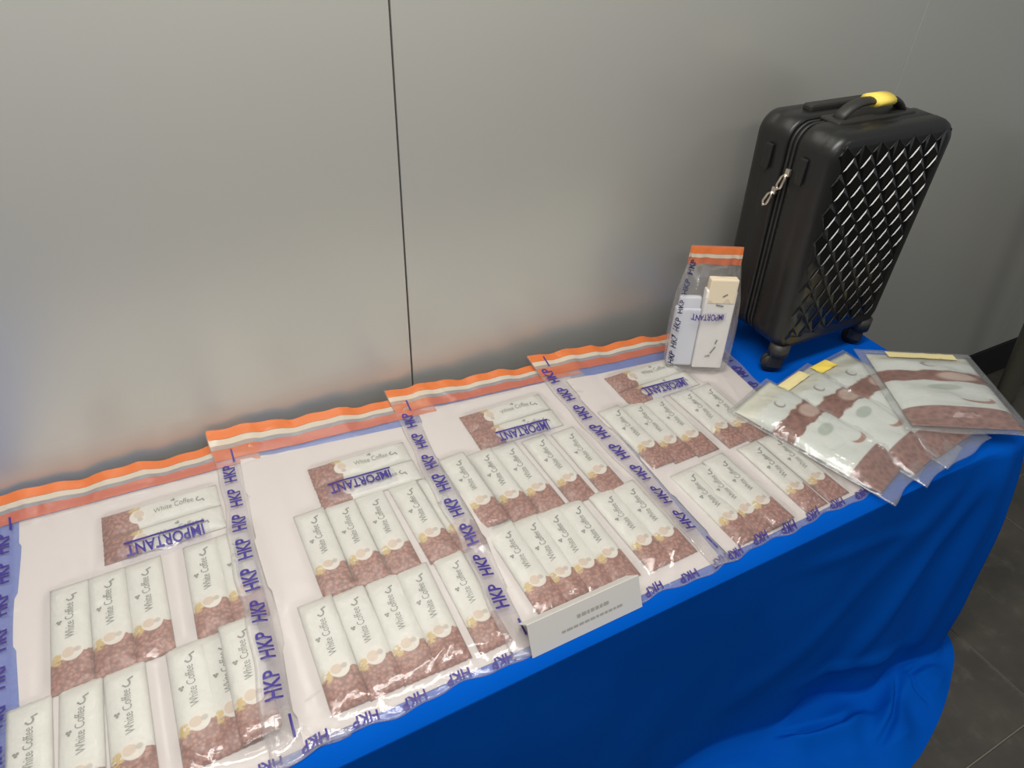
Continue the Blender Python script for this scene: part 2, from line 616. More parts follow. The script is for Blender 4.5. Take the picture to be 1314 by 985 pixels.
def text_geo(s, bold=0.0):
    """verts (x from 0 to width, y from 0 to 1 cap height) and faces of a word"""
    if (s, bold) in _tc: return _tc[(s, bold)]
    cu = bpy.data.curves.new('t', 'FONT')
    cu.body = s
    cu.size = 1.0
    cu.offset = bold
    cu.resolution_u = 3
    ob = bpy.data.objects.new('t', cu)
    COL.objects.link(ob)
    dg = bpy.context.evaluated_depsgraph_get()
    me = bpy.data.meshes.new_from_object(ob.evaluated_get(dg))
    V = np.array([v.co[:2] for v in me.vertices]); F = [tuple(p.vertices) for p in me.polygons]
    bpy.data.objects.remove(ob); bpy.data.curves.remove(cu); bpy.data.meshes.remove(me)
    V[:, 0] -= V[:, 0].min()
    V /= 0.70
    _tc[(s, bold)] = (V, F)
    return _tc[(s, bold)]


def fit_text(s, w, h, bold=0.0):
    V, F = text_geo(s, bold)
    V = V.copy()
    V[:, 0] *= w / V[:, 0].max(); V[:, 1] *= h
    return V, F


# ------------------------------------------------------------------ sachets
SW, SL = 0.0565, 0.197


def sachet_variant(seed, th):
    r = np.random.default_rng(seed)
    nu, nv = 11, 30
    ph = r.uniform(0, 6, 6)

    def hf(u, v):
        c = np.clip(1 - np.abs(2 * u - 1) ** 4.5, 0, 1) ** 0.8
        e = np.clip(np.minimum(v - 0.005, 0.995 - v) / 0.10, 0, 1)
        e = e * e * (3 - 2 * e)
        w = 1 + 0.16 * np.sin(v * 9 + ph[0]) + 0.12 * np.sin(u * 7 + v * 14 + ph[1]) + 0.08 * np.sin(v * 31 + ph[2])
        return 0.0014 + th * c * e * w

    V, UV = [], []
    for j in range(nv):
        for i in range(nu):
            u = i / (nu - 1); v = j / (nv - 1)
            zz = 0.0005 * (1 if i % 2 else -1) if j in (0, nv - 1) else 0
            V.append(((u - .5) * SW, (v - .5) * SL + zz, hf(u, v))); UV.append((u, v))
    F = grid_faces(nu, nv)
    ring = [i for i in range(nu)] + [j * nu + nu - 1 for j in range(1, nv)] + [(nv - 1) * nu + i for i in range(nu - 2, -1, -1)] + [j * nu for j in range(nv - 2, 0, -1)]
    o = len(V)
    for k in ring:
        V.append((V[k][0], V[k][1], 0.0)); UV.append(UV[k])
    n = len(ring)
    for k in range(n):
        F.append((ring[k], o + k, o + (k + 1) % n, ring[(k + 1) % n]))
    F.append(tuple(o + k for k in range(n - 1, -1, -1)))
    me = make_mesh('coffee_sachet', V, F, M_sachet, UV)
    # printed words, running up the sachet from the bean end
    TV, TF = [], []

    def add(P, Fc):
        k = len(TV)
        for (x, y) in P:
            u = x / SW + .5; v = y / SL + .5
            TV.append((x, y, float(hf(np.float64(u), np.float64(v))) + 0.0007))
        TF.extend([tuple(a + k for a in f) for f in Fc])

    P, Fc = fit_text('White Coffee', 0.068, 0.0125)
    add([(0.0065 - y, x - SL / 2 + 0.086) for x, y in P], Fc)
    # curl at the head of the words
    cx, cy = 0.003, -SL / 2 + 0.164
    arc = [(cx + 0.0052 * math.cos(a) * 1.1, cy + 0.0060 * math.sin(a)) for a in np.linspace(-2.6, 2.2, 12)] 
    arc = [(cx - 0.006, cy - 0.001), (cx - 0.002, cy - 0.005)] + [(cx + 0.004 * math.cos(a), cy + 0.005 * math.sin(a)) for a in np.linspace(-1.2, 1.3, 6)] + [(cx + 0.009, cy + 0.0075)]
    k = []
    for i, (x, y) in enumerate(arc):
        x2, y2 = arc[min(i + 1, len(arc) - 1)]; x1, y1 = arc[max(i - 1, 0)]
        d = math.hypot(x2 - x1, y2 - y1); nx, ny = -(y2 - y1) / d, (x2 - x1) / d
        w = 0.0013
        k += [(x + nx * w, y + ny * w), (x - nx * w, y - ny * w)]
    add(k, [(2 * i, 2 * i + 1, 2 * i + 3, 2 * i + 2) for i in range(len(arc) - 1)])
    for (dx, dy) in ((-0.0135, 0.118), (-0.0155, 0.1215), (-0.0115, 0.1215)):
        P = [(dx + 0.0021 * math.cos(a), dy - SL / 2 + 0.0021 * math.sin(a)) for a in np.linspace(0, 2 * math.pi, 9)[:-1]]
        add(P, [tuple(range(8))])
    tm = make_mesh('lettering', TV, TF, M_greyink, None, False)
    return me, tm


VARS = [sachet_variant(s, t) for s, t in ((1, .0065), (2, .0075), (3, .006), (4, .0078), (5, .0066))]
_sc = [0]


def place_sachet(cx, cy, rz, label, group, extra=0.0, base=None):
    global top
    me, tm = VARS[_sc[0] % len(VARS)]
    _sc[0] += 1
    c, s = math.cos(rz), math.sin(rz)
    lx = (GX - cx) * c + (GY - cy) * s; ly = -(GX - cx) * s + (GY - cy) * c
    m = (np.abs(lx) < SW / 2 - .004) & (np.abs(ly) < SL / 2 - .004)
    z0 = float(np.percentile(top[m], 80)) + 0.0008 + extra if base is None else base
    o = link('coffee_sachet', me, None, (cx, cy, TZ + z0), (0, 0, rz))
    tag(o, label, 'sachet', group)
    link('lettering', tm, o)
    m2 = (np.abs(lx) < SW / 2) & (np.abs(ly) < SL / 2)
    u = np.clip(lx / SW + .5, 0, 1); v = np.clip(ly / SL + .5, 0, 1)
    prof = np.clip(1 - np.abs(2 * u - 1) ** 4.5, 0, 1) ** .8 * np.clip(np.minimum(v - .005, .995 - v) / .10, 0, 1) * 0.0085 + 0.002
    top = np.where(m2, np.maximum(top, z0 + prof), top)
    return o


# ------------------------------------------------------------------ evidence bags
def wrinkle_field(U, V, w, l, r, n, amp, lo=0.0, hi=1.0):
    Z = np.zeros_like(U)
    for _ in range(n):
        pu, pv = r.uniform(0, w), r.uniform(lo, hi) * l
        th = r.uniform(0, math.pi); wd = r.uniform(.0025, .007); ln = r.uniform(.015, .06)
        a = r.uniform(.3, 1) * amp * r.choice([1, 1, -0.4])
        du, dv = U * w - pu, V * l - pv
        t = du * math.cos(th) + dv * math.sin(th); d = -du * math.sin(th) + dv * math.cos(th)
        Z += a * np.exp(-(d / wd) ** 2 - (t / ln) ** 2)
    return Z


class Bag:
    pass


def evidence_bag(seed, corners, lift, sheet, label, contents, important, right_letters=False, strip=(0.0, 0.0)):
    """corners BL BR TR TL of the flat bag; contents(): places the sachets; strip: extra drop of sheet"""
    global top
    r = np.random.default_rng(seed)
    BL, BR, TR, TL = [np.array(c) for c in corners]
    W_ = (np.linalg.norm(BR - BL) + np.linalg.norm(TR - TL)) / 2
    L_ = (np.linalg.norm(TL - BL) + np.linalg.norm(TR - BR)) / 2
    nu, nv = 100, 150
    U, V = np.meshgrid(np.linspace(0, 1, nu), np.linspace(0, 1, nv))

    def xy(u, v):
        u = np.asarray(u)[..., None]; v = np.asarray(v)[..., None]
        return BL * (1 - u) * (1 - v) + BR * u * (1 - v) + TR * u * v + TL * (1 - u) * v
    P = xy(U, V)
    X, Y = P[..., 0].copy(), P[..., 1].copy()
    edge_w = 0.0035 * np.sin(U * 17 + seed) + 0.002 * np.sin(U * 41 + seed * 2)
    Y += edge_w * np.clip(1 - V / .12, 0, 1)
    X += (0.003 * np.sin(V * 13 + seed) + 0.0015 * np.sin(V * 37)) * (np.clip(1 - U / .1, 0, 1) + np.clip(1 - (1 - U) / .1, 0, 1))
    V0 = 0.885
    s = np.clip((V - V0) / (1 - V0), 0, 1)
    rise = (lift[0] * (1 - U) ** 1.3 + lift[1] * (1 - (1 - U) ** 1.3)) * s ** 1.1 + 0.004 * s * (np.sin(U * 19 + seed) + .6 * np.sin(U * 43 + 2 * seed)) * np.clip(U / .15, 0, 1)
    base = blur(dilate(top, 1), 4)
    zb = sample(base, X, Y) + 0.0006 + np.maximum(rise, 0)
    root = empty('evidence_bag', (float((BL[0] + BR[0]) / 2), float((BL[1] + TL[1]) / 2), TZ))
    tag(root, label, 'plastic bag', 'large police evidence bags')
    ox, oy = root.location.x, root.location.y
    # footprint mask on the height map
    inside = np.zeros_like(top, bool)
    fx = np.clip(((X - HX0) / HR).round().astype(int), 0, HNX - 1); fy = np.clip(((Y - HY0) / HR).round().astype(int), 0, HNY - 1)
    inside[fy, fx] = True
    inside = dilate(inside.astype(float), 1) > 0
    top = np.where(inside, np.maximum(top, base + 0.0008), top)
    # white sheet
    u0, u1, v0, v1, slope = sheet
    su, sv = np.meshgrid(np.linspace(0, 1, 40), np.linspace(0, 1, 60))
    uu = u0 + (u1 - u0) * su; vv = v0 + (v1 + slope * su - v0) * sv
    uu = uu + (1 - su) * 0.012 * (np.sin(vv * 11 + seed) + 0.6 * np.sign(np.sin(vv * 19 + seed * 1.7))) * 0.6
    q = xy(uu, vv)
    sz = sample(blur(dilate(top, 1), 3), q[..., 0], q[..., 1]) + 0.0007
    Vs = np.stack([q[..., 0] - ox, q[..., 1] - oy, sz], -1).reshape(-1, 3)
    n = len(Vs)
    Vs = np.vstack([Vs, Vs - [0, 0, .0004]])
    Fs = grid_faces(40, 60) + grid_faces(40, 60, n, True)
    sh = link('backing_sheet', make_mesh('backing_sheet', Vs, Fs, M_paper), root)
    sh['label'] = 'white backing sheet inside the clear bag'
    ins2 = np.zeros_like(top, bool)
    fx2 = np.clip(((q[..., 0] - HX0) / HR).round().astype(int), 0, HNX - 1); fy2 = np.clip(((q[..., 1] - HY0) / HR).round().astype(int), 0, HNY - 1)
    ins2[fy2, fx2] = True
    ins2 = dilate(ins2.astype(float), 2) > 0
    top = np.where(ins2, np.maximum(top, blur(dilate(top, 1), 3) + 0.0012), top)
    contents()
    # top film drapes over everything
    cover = np.maximum(blur(dilate(top, 2), 5), top + 0.0006) + 0.0012
    wr = wrinkle_field(U, V, W_, L_, r, 70, .0022) + wrinkle_field(U, V, W_, L_, r, 40, .0030, 0.0, 0.10) + wrinkle_field(U, V, W_, L_, r, 40, .0026, .86, 1.0)
    zt = sample(cover, X, Y) + np.maximum(wr, -0.0004)
    edge = np.minimum(np.minimum(U * W_, (1 - U) * W_), V * L_)
    e = np.clip(edge / .016, 0, 1)
    zt = (zb + .0012) * (1 - e) + np.maximum(zt, zb + .0012) * e
    zt = np.where(s > 0, np.maximum(zb + .0015 + .6 * np.maximum(wr, 0), zt * (1 - s) + (zb + .0015) * s + np.maximum(rise, 0) * (1 - s) * 0), zt)
    zt = np.where(s > 0, np.maximum(zt, sample(cover, X, Y) * (1 - s) + np.maximum(rise, 0) + .0005), zt)
    # the free front edge curls a little over what lies below
    Vt = np.stack([X - ox, Y - oy, zt], -1); Vb = np.stack([X - ox, Y - oy, zb], -1)
    n = nu * nv
    allv = np.vstack([Vt.reshape(-1, 3), Vb.reshape(-1, 3)])
    faces = grid_faces(nu, nv) + grid_faces(nu, nv, n, True)
    ringi = [i for i in range(nu)] + [j * nu + nu - 1 for j in range(1, nv)] + [(nv - 1) * nu + i for i in range(nu - 2, -1, -1)] + [j * nu for j in range(nv - 2, 0, -1)]
    for k in range(len(ringi)):
        a, b = ringi[k], ringi[(k + 1) % len(ringi)]
        faces.append((b, a, a + n, b + n))
    fo = link('film', make_mesh('film', allv, faces, M_film), root)
    fo['label'] = 'clear crinkled plastic film'

    def surf(u, v, dz):
        fu = np.clip(np.asarray(u) * (nu - 1), 0, nu - 1.001); fv = np.clip(np.asarray(v) * (nv - 1), 0, nv - 1.001)
        iu = fu.astype(int); iv = fv.astype(int); du = (fu - iu)[..., None]; dv = (fv - iv)[..., None]
        p = Vt[iv, iu] * (1 - du) * (1 - dv) + Vt[iv, iu + 1] * du * (1 - dv) + Vt[iv + 1, iu] * (1 - du) * dv + Vt[iv + 1, iu + 1] * du * dv
        p = p.copy(); p[..., 2] += dz
        return p

    def ribbon(name, ua, ub, va, vb, mat, dz, n_=120, m_=6):
        a, b = np.meshgrid(np.linspace(ua, ub, n_), np.linspace(va, vb, m_))
        return link(name, make_mesh(name, surf(a, b, dz).reshape(-1, 3), grid_faces(n_, m_), mat), root)
    a = ribbon('seal_tape', .004, .996, .968, .998, M_orange, .0008); a['label'] = 'orange tamper tape'
    a = ribbon('seal_line', .004, .996, .950, .967, M_cream, .0009); a['label'] = 'cream line between the orange tapes'
    a = ribbon('seal_gap', .004, .996, .938, .950, M_greyfilm, .0007); a['label'] = 'hazy grey strip between the tapes'
    a = ribbon('seal_tape', .004, .996, .905, .938, M_orange2, .0008); a['label'] = 'orange tamper tape, crinkled'
    # HKP prints up the left side and along the bottom
    TV, TF = [], []

    def put(P, F, fu, fv, dz=.0013):
        k = sum(len(t) for t in TV)
        uv_ = np.array([(fu(x, y), fv(x, y)) for x, y in P])
        TV.append(surf(uv_[:, 0], uv_[:, 1], dz))
        TF.extend([tuple(i + k for i in f) for f in F])
    P, F = fit_text('HKP', .046, .0225, .022)
    P2s, F2s = fit_text('HKP', .038, .015, .022)
    pitch = .0665

    def word(P, F, fu, fv):
        uv_ = np.array([(fu(x, y), fv(x, y)) for x, y in P])
        o = link('lettering', make_mesh('lettering', surf(uv_[:, 0], uv_[:, 1], .0013), F, M_ink, None, False), root)
        o['label'] = 'violet printed mark on the bag edge' if len(P) == 4 else 'violet HKP lettering'

    def column(uc):
        v_ = .105 / L_ * 1.0
        for i in range(8):
            word(P, F, lambda x, y: uc + (.01125 - y) / W_, lambda x, y: (.082 + i * pitch + x) / L_)
    bar = [(-.0018, 0), (.0018, 0), (.0018, .028), (-.0018, .028)]
    column(.022 / W_)
    word(bar, [(0, 1, 2, 3)], lambda x, y: (.036 + x) / W_, lambda x, y: (.030 + y) / L_)
    word(bar, [(0, 1, 2, 3)], lambda x, y: (.036 + x) / W_, lambda x, y: (.598 + y) / L_)
    if right_letters: column(1 - .022 / W_)
    for i in range(6):
        word(P2s, F2s, lambda x, y: (.040 + i * .072 + .038 - x) / W_, lambda x, y: (.018 - y) / L_)
    # pale violet wash behind the side letters
    a = ribbon('print_wash', .006 / W_, .040 / W_, .10, .92, M_tint, .0005, 6, 120)
    # the IMPORTANT heading (the bag lies head down)
    xa, xb, yc = important
    TV, TF = [], []
    # position to bag u,v
    def inv(x, y):
        u, v = .5, .5
        for _ in range(12):
            p = xy(np.float64(u), np.float64(v)); ex, ey = x - p[0], y - p[1]
            u += ex / (BR - BL)[0]; v += ey / (TL - BL)[1]
        return u, v
    ua, va = inv(xa, yc); ub, vb = inv(xb, yc)
    P2, F2 = fit_text('IMPORTANT', xb - xa, .021, .018)
    put(P2, F2, lambda x, y: ub - (ub - ua) * x / (xb - xa), lambda x, y: va + (vb - va) * .5 + (.0105 - y) / L_, .0016)
    ul = [(x_, y_) for y_ in (0, .0045) for x_ in np.linspace(-.002, xb - xa + .004, 14)]
    put(ul, grid_faces(14, 2), lambda x, y: ua + (ub - ua) * x / (xb - xa), lambda x, y: va + (.0165 + y) / L_, .0016)
    it = link('heading', make_mesh('heading', np.vstack(TV), TF, M_ink, None, False), root)
    it['label'] = 'upside-down IMPORTANT heading with a violet rule'
    ribbon('print_wash', ua - .02, ub + .02, va - .022 / L_, va + .018 / L_, M_tint, .0009, 30, 8)
    top = np.where(inside, np.maximum(top, cover), top)
    return root


ORD = ['first', 'second', 'third', 'fourth', 'fifth', 'sixth']


def rows(which, upper, uy, lower, ly, cross, tilt_u=0.0, tilt_l=0.0, ur=0.0, lr=0.0):
    def f():
        g = 'coffee sachets in the ' + which
        for i, x in enumerate(upper):
            ex = 0.0
            place_sachet(x, uy + tilt_u * (x - upper[0]), ur + rng.uniform(-.02, .02), '%s white coffee sachet from the left, upper row, %s' % (ORD[i], which), g)
        for i, x in enumerate(lower):
            place_sachet(x, ly + tilt_l * (x - lower[0]), lr + rng.uniform(-.02, .02), '%s white coffee sachet from the left, lower row, %s' % (ORD[i], which), g)
        for nm, yy in (('rear', cross[1] + .0285), ('front', cross[1] - .0285)):
            place_sachet(cross[0] + SL / 2, yy, -math.pi / 2 + rng.uniform(-.02, .02), '%s crosswise coffee sachet under the heading, %s' % (nm, which), g)
    return f


evidence_bag(11, ((-.413, .480), (.045, .478), (.045, 1.145), (-.425, 1.165)), (.020, .008), (.100, .93, .02, .912, -.004),
             'clear evidence bag with orange seal and HKP letters, leftmost on the table',
             rows('leftmost evidence bag', [-.299, -.243, -.188, -.098, -.045], .818, [-.352, -.290, -.230, -.145, -.098, -.068], .625, (-.246, .990)),
             (-.210, -.085, .938))
evidence_bag(23, ((-.066, .480), (.40, .474), (.42, 1.130), (-.040, 1.163)), (.040, .008), (.098, .93, .02, .902, -.03),
             'clear evidence bag with orange seal and HKP letters, second from the left',
             rows('second evidence bag from left', [.093, .150, .207, .275, .332], .806, [.052, .107, .162, .216, .284], .613, (.117, .952), -.05, -.03, .02, .0),
             (.141, .258, .925))
evidence_bag(35, ((.298, .477), (.755, .470), (.785, 1.112), (.330, 1.156)), (.024, .006), (.100, .93, .02, .905, .0),
             'clear evidence bag with orange seal and HKP letters, behind the white card',
             rows('evidence bag behind the white card', [.388, .447, .503, .570, .638], .822, [.396, .446, .493, .541, .614, .664], .622, (.452, .970), -.09, -.03, .03, .03),
             (.497, .612, .920))
evidence_bag(47, ((.697, .474), (1.13, .478), (1.178, 1.085), (.676, 1.135)), (.028, .004), (.105, .93, .02, .868, -.01),
             'clear evidence bag with orange seal and HKP letters, under the standing small bag',
             rows('evidence bag nearest the suitcase', [.768, .824, .880, .955, 1.012], .815, [.795, .838, .878, .974, 1.034], .590, (.820, .954), -.09, .02, .03, .03),
             (.868, .980, .912), True)

# ------------------------------------------------------------------ white tent card
def tent_card():
    root = empty('tent_card', (.432, .490, TZ))
    xs = [-.105, .105]
    t = .0012
    hgt, y0, y1, yb = .055, -.022, .004, .030
    for nm, (ya, za, yb_, zb) in (('front_panel', (y0, .001, y1, hgt)), ('back_panel', (yb, .020, y1, hgt))):
        n = np.array([-(zb - za), (yb_ - ya)]); n = n / np.linalg.norm(n) * t / 2
        V = []
        for x in xs:
            sk = .012 if nm == 'front_panel' else .012
            V += [(x, ya + n[0], za + n[1]), (x + 0.0, yb_ + n[0], zb + n[1]), (x, yb_ - n[0], zb - n[1]), (x, ya - n[0], za - n[1])]
        F = [(0, 1, 5, 4), (1, 2, 6, 5), (2, 3, 7, 6), (3, 0, 4, 7), (0, 3, 2, 1), (4, 5, 6, 7)]
        link(nm, make_mesh(nm, V, F, M_card, None, False), root)
    # two faint printed lines
    TV, TF = [], []
    d = np.array([y1 - y0, hgt - .001]); L = np.linalg.norm(d); d /= L
    for (cx, w, q, hh) in ((.012, .060, .62, .0055), (.004, .105, .36, .0035)):
        x = cx - w / 2
        while x < cx + w / 2:
            wd = rng.uniform(.004, .011)
            k = len(TV)
            for (xx, qq) in ((x, q * L - hh / 2), (x + wd, q * L - hh / 2), (x + wd, q * L + hh / 2), (x, q * L + hh / 2)):
                TV.append((xx, y0 + d[0] * qq - .0012, .001 + d[1] * qq + .0006))
            TF.append((k, k + 1, k + 2, k + 3))
            x += wd + .0022
    link('lettering', make_mesh('lettering', TV, TF, plain('faint_grey_print', srgb(160, 158, 152), .7), None, False), root)
    tag(root, 'small white folded name card standing at the front table edge', 'card')


tent_card()

# ------------------------------------------------------------------ pouches in clear zip bags
def pillow(name, w, l, th, mat, seed):
    r = np.random.default_rng(seed); ph = r.uniform(0, 6, 5)
    nu, nv = 22, 40
    U, V = np.meshgrid(np.linspace(0, 1, nu), np.linspace(0, 1, nv))

    def hf(U, V):
        c = np.clip(1 - np.abs(2 * U - 1) ** 3.5, 0, 1) ** .7
        e = np.clip(np.minimum(V - .02, .98 - V) / .16, 0, 1); e = e * e * (3 - 2 * e)
        return .002 + th * c * e * (1 + .13 * np.sin(V * 8 + ph[0]) + .10 * np.sin(U * 6 + V * 11 + ph[1]) + .05 * np.sin(V * 29 + U * 9 + ph[2]))
    Z = hf(U, V)
    Vt = np.stack([(U - .5) * w, (V - .5) * l, Z], -1).reshape(-1, 3)
    uv = list(zip(U.ravel(), V.ravel()))
    F = grid_faces(nu, nv)
    ring = [i for i in range(nu)] + [j * nu + nu - 1 for j in range(1, nv)] + [(nv - 1) * nu + i for i in range(nu - 2, -1, -1)] + [j * nu for j in range(nv - 2, 0, -1)]
    vs_ = [tuple(p) for p in Vt]; o = len(vs_)
    for k in ring:
        vs_.append((vs_[k][0], vs_[k][1], 0)); uv.append(uv[k])
    n = len(ring)
    for k in range(n): F.append((ring[k], o + k, o + (k + 1) % n, ring[(k + 1) % n]))
    F.append(tuple(o + k for k in range(n - 1, -1, -1)))
    return make_mesh(name, vs_, F, mat, uv), hf


def zip_pouch(seed, x, y, z, rz, w, l, th, mside, mtop, mbot, label_pack, label_bag, sticker, tiltx=0.0, tilty=0.0):
    me, hf = pillow('coffee_pack', w, l, th, M_pack, seed)
    rot = (tiltx, tilty, rz)
    po = tag(link('coffee_pack', me, None, (x, y, TZ + z + .0015), rot), label_pack, 'coffee pack', 'coffee packs in clear zip bags')
    root = empty('zip_bag', (x, y, TZ + z)); root.rotation_euler = rot
    tag(root, label_bag, 'plastic bag', 'clear zip bags at the table end')
    r = np.random.default_rng(seed + 100)
    nu, nv = 46, 90
    Wt, Lt = w + 2 * mside, l + mtop + mbot
    U, V = np.meshgrid(np.linspace(0, 1, nu), np.linspace(0, 1, nv))
    X = -Wt / 2 + U * Wt; Y = -l / 2 - mbot + V * Lt
    u = np.clip(X / w + .5, 0, 1); v = np.clip(Y / l + .5, 0, 1)
    inside = (np.abs(X) < w / 2) & (np.abs(Y) < l / 2)
    Z = np.where(inside, hf(u, v), .0005) + .0035
    Zs = blur(Z, 2)
    Z = np.maximum(Z, Zs) + np.maximum(wrinkle_field(U, V, Wt, Lt, r, 60, .0028), -.0008) + .001
    e = np.clip(np.minimum(np.minimum(U * Wt, (1 - U) * Wt), np.minimum(V * Lt, (1 - V) * Lt)) / .012, 0, 1)
    Z = .0012 + (Z - .0012) * e
    Y = Y + .003 * np.sin(U * 9 + seed) * np.clip(1 - V / .1, 0, 1)
    Vt = np.stack([X, Y, Z], -1).reshape(-1, 3); Vb = np.stack([X, Y, Z * 0], -1).reshape(-1, 3)
    n = nu * nv
    faces = grid_faces(nu, nv) + grid_faces(nu, nv, n, True)
    ringi = [i for i in range(nu)] + [j * nu + nu - 1 for j in range(1, nv)] + [(nv - 1) * nu + i for i in range(nu - 2, -1, -1)] + [j * nu for j in range(nv - 2, 0, -1)]
    for k in range(len(ringi)):
        a, b = ringi[k], ringi[(k + 1) % len(ringi)]
        faces.append((b, a, a + n, b + n))
    link('film', make_mesh('film', np.vstack([Vt, Vb]), faces, M_zip), root)
    # zip ridge at the mouth
    ytop = -l / 2 - mbot + Lt - .014
    link('zip_ridge', tube_mesh('zip_ridge', [(-Wt / 2 + .004, ytop, .0035), (Wt / 2 - .004, ytop, .0035)], .0016, M_zip, 6), root)
    if sticker:
        sx, sw, sy, sh_, mat = sticker
        a, b = np.meshgrid(np.linspace(sx - sw / 2, sx + sw / 2, 12), np.linspace(sy - sh_ / 2, sy + sh_ / 2, 6))
        fu = np.clip((a + Wt / 2) / Wt * (nu - 1), 0, nu - 1).round().astype(int); fv = np.clip((b + l / 2 + mbot) / Lt * (nv - 1), 0, nv - 1).round().astype(int)
        zz = Z[fv, fu] + .0015
        q = np.stack([a, b, zz], -1).reshape(-1, 3)
        nq = len(q)
        q2 = q.copy(); q2[:, 2] -= .0006
        so = link('sticker', make_mesh('sticker', np.vstack([q, q2]), grid_faces(12, 6) + grid_faces(12, 6, nq, True), mat), root)
        so['label'] = 'yellow paper sticker'
    return root


D = math.radians
zip_pouch(61, 1.130, .640, .018, D(17), .150, .330, .016, .010, .012, .030,
          'white and brown coffee pack in the zip bag overlapping the evidence bag nearest the suitcase',
          'clear zip bag without bright sticker, overlapping the evidence bag nearest the suitcase', None, 0, D(-2.0))
zip_pouch(62, 1.245, .640, .023, D(12), .150, .330, .016, .010, .014, .030,
          'white and brown coffee pack in the middle one of the three fanned zip bags',
          'clear zip bag with a pale yellow sticker, middle one of the three fanned bags', (-.01, .09, .158, .030, M_paleyel), 0, D(-2.5))
zip_pouch(63, 1.345, .645, .028, D(6), .150, .330, .016, .010, .014, .030,
          'white and brown coffee pack in the zip bag with the bright yellow sticker',
          'clear zip bag with a bright yellow sticker, beside the crosswise turned bag', (-.022, .058, .158, .034, M_yellow), 0, D(-2.0))
zip_pouch(64, 1.463, .605, .050, D(-27), .250, .250, .015, .020, .022, .016,
          'wide white and brown coffee pack in the turned zip bag at the table corner',
          'wide clear zip bag turned askew and overhanging the right table corner', (.01, .17, .122, .024, M_paleyel), D(1), D(1.5))

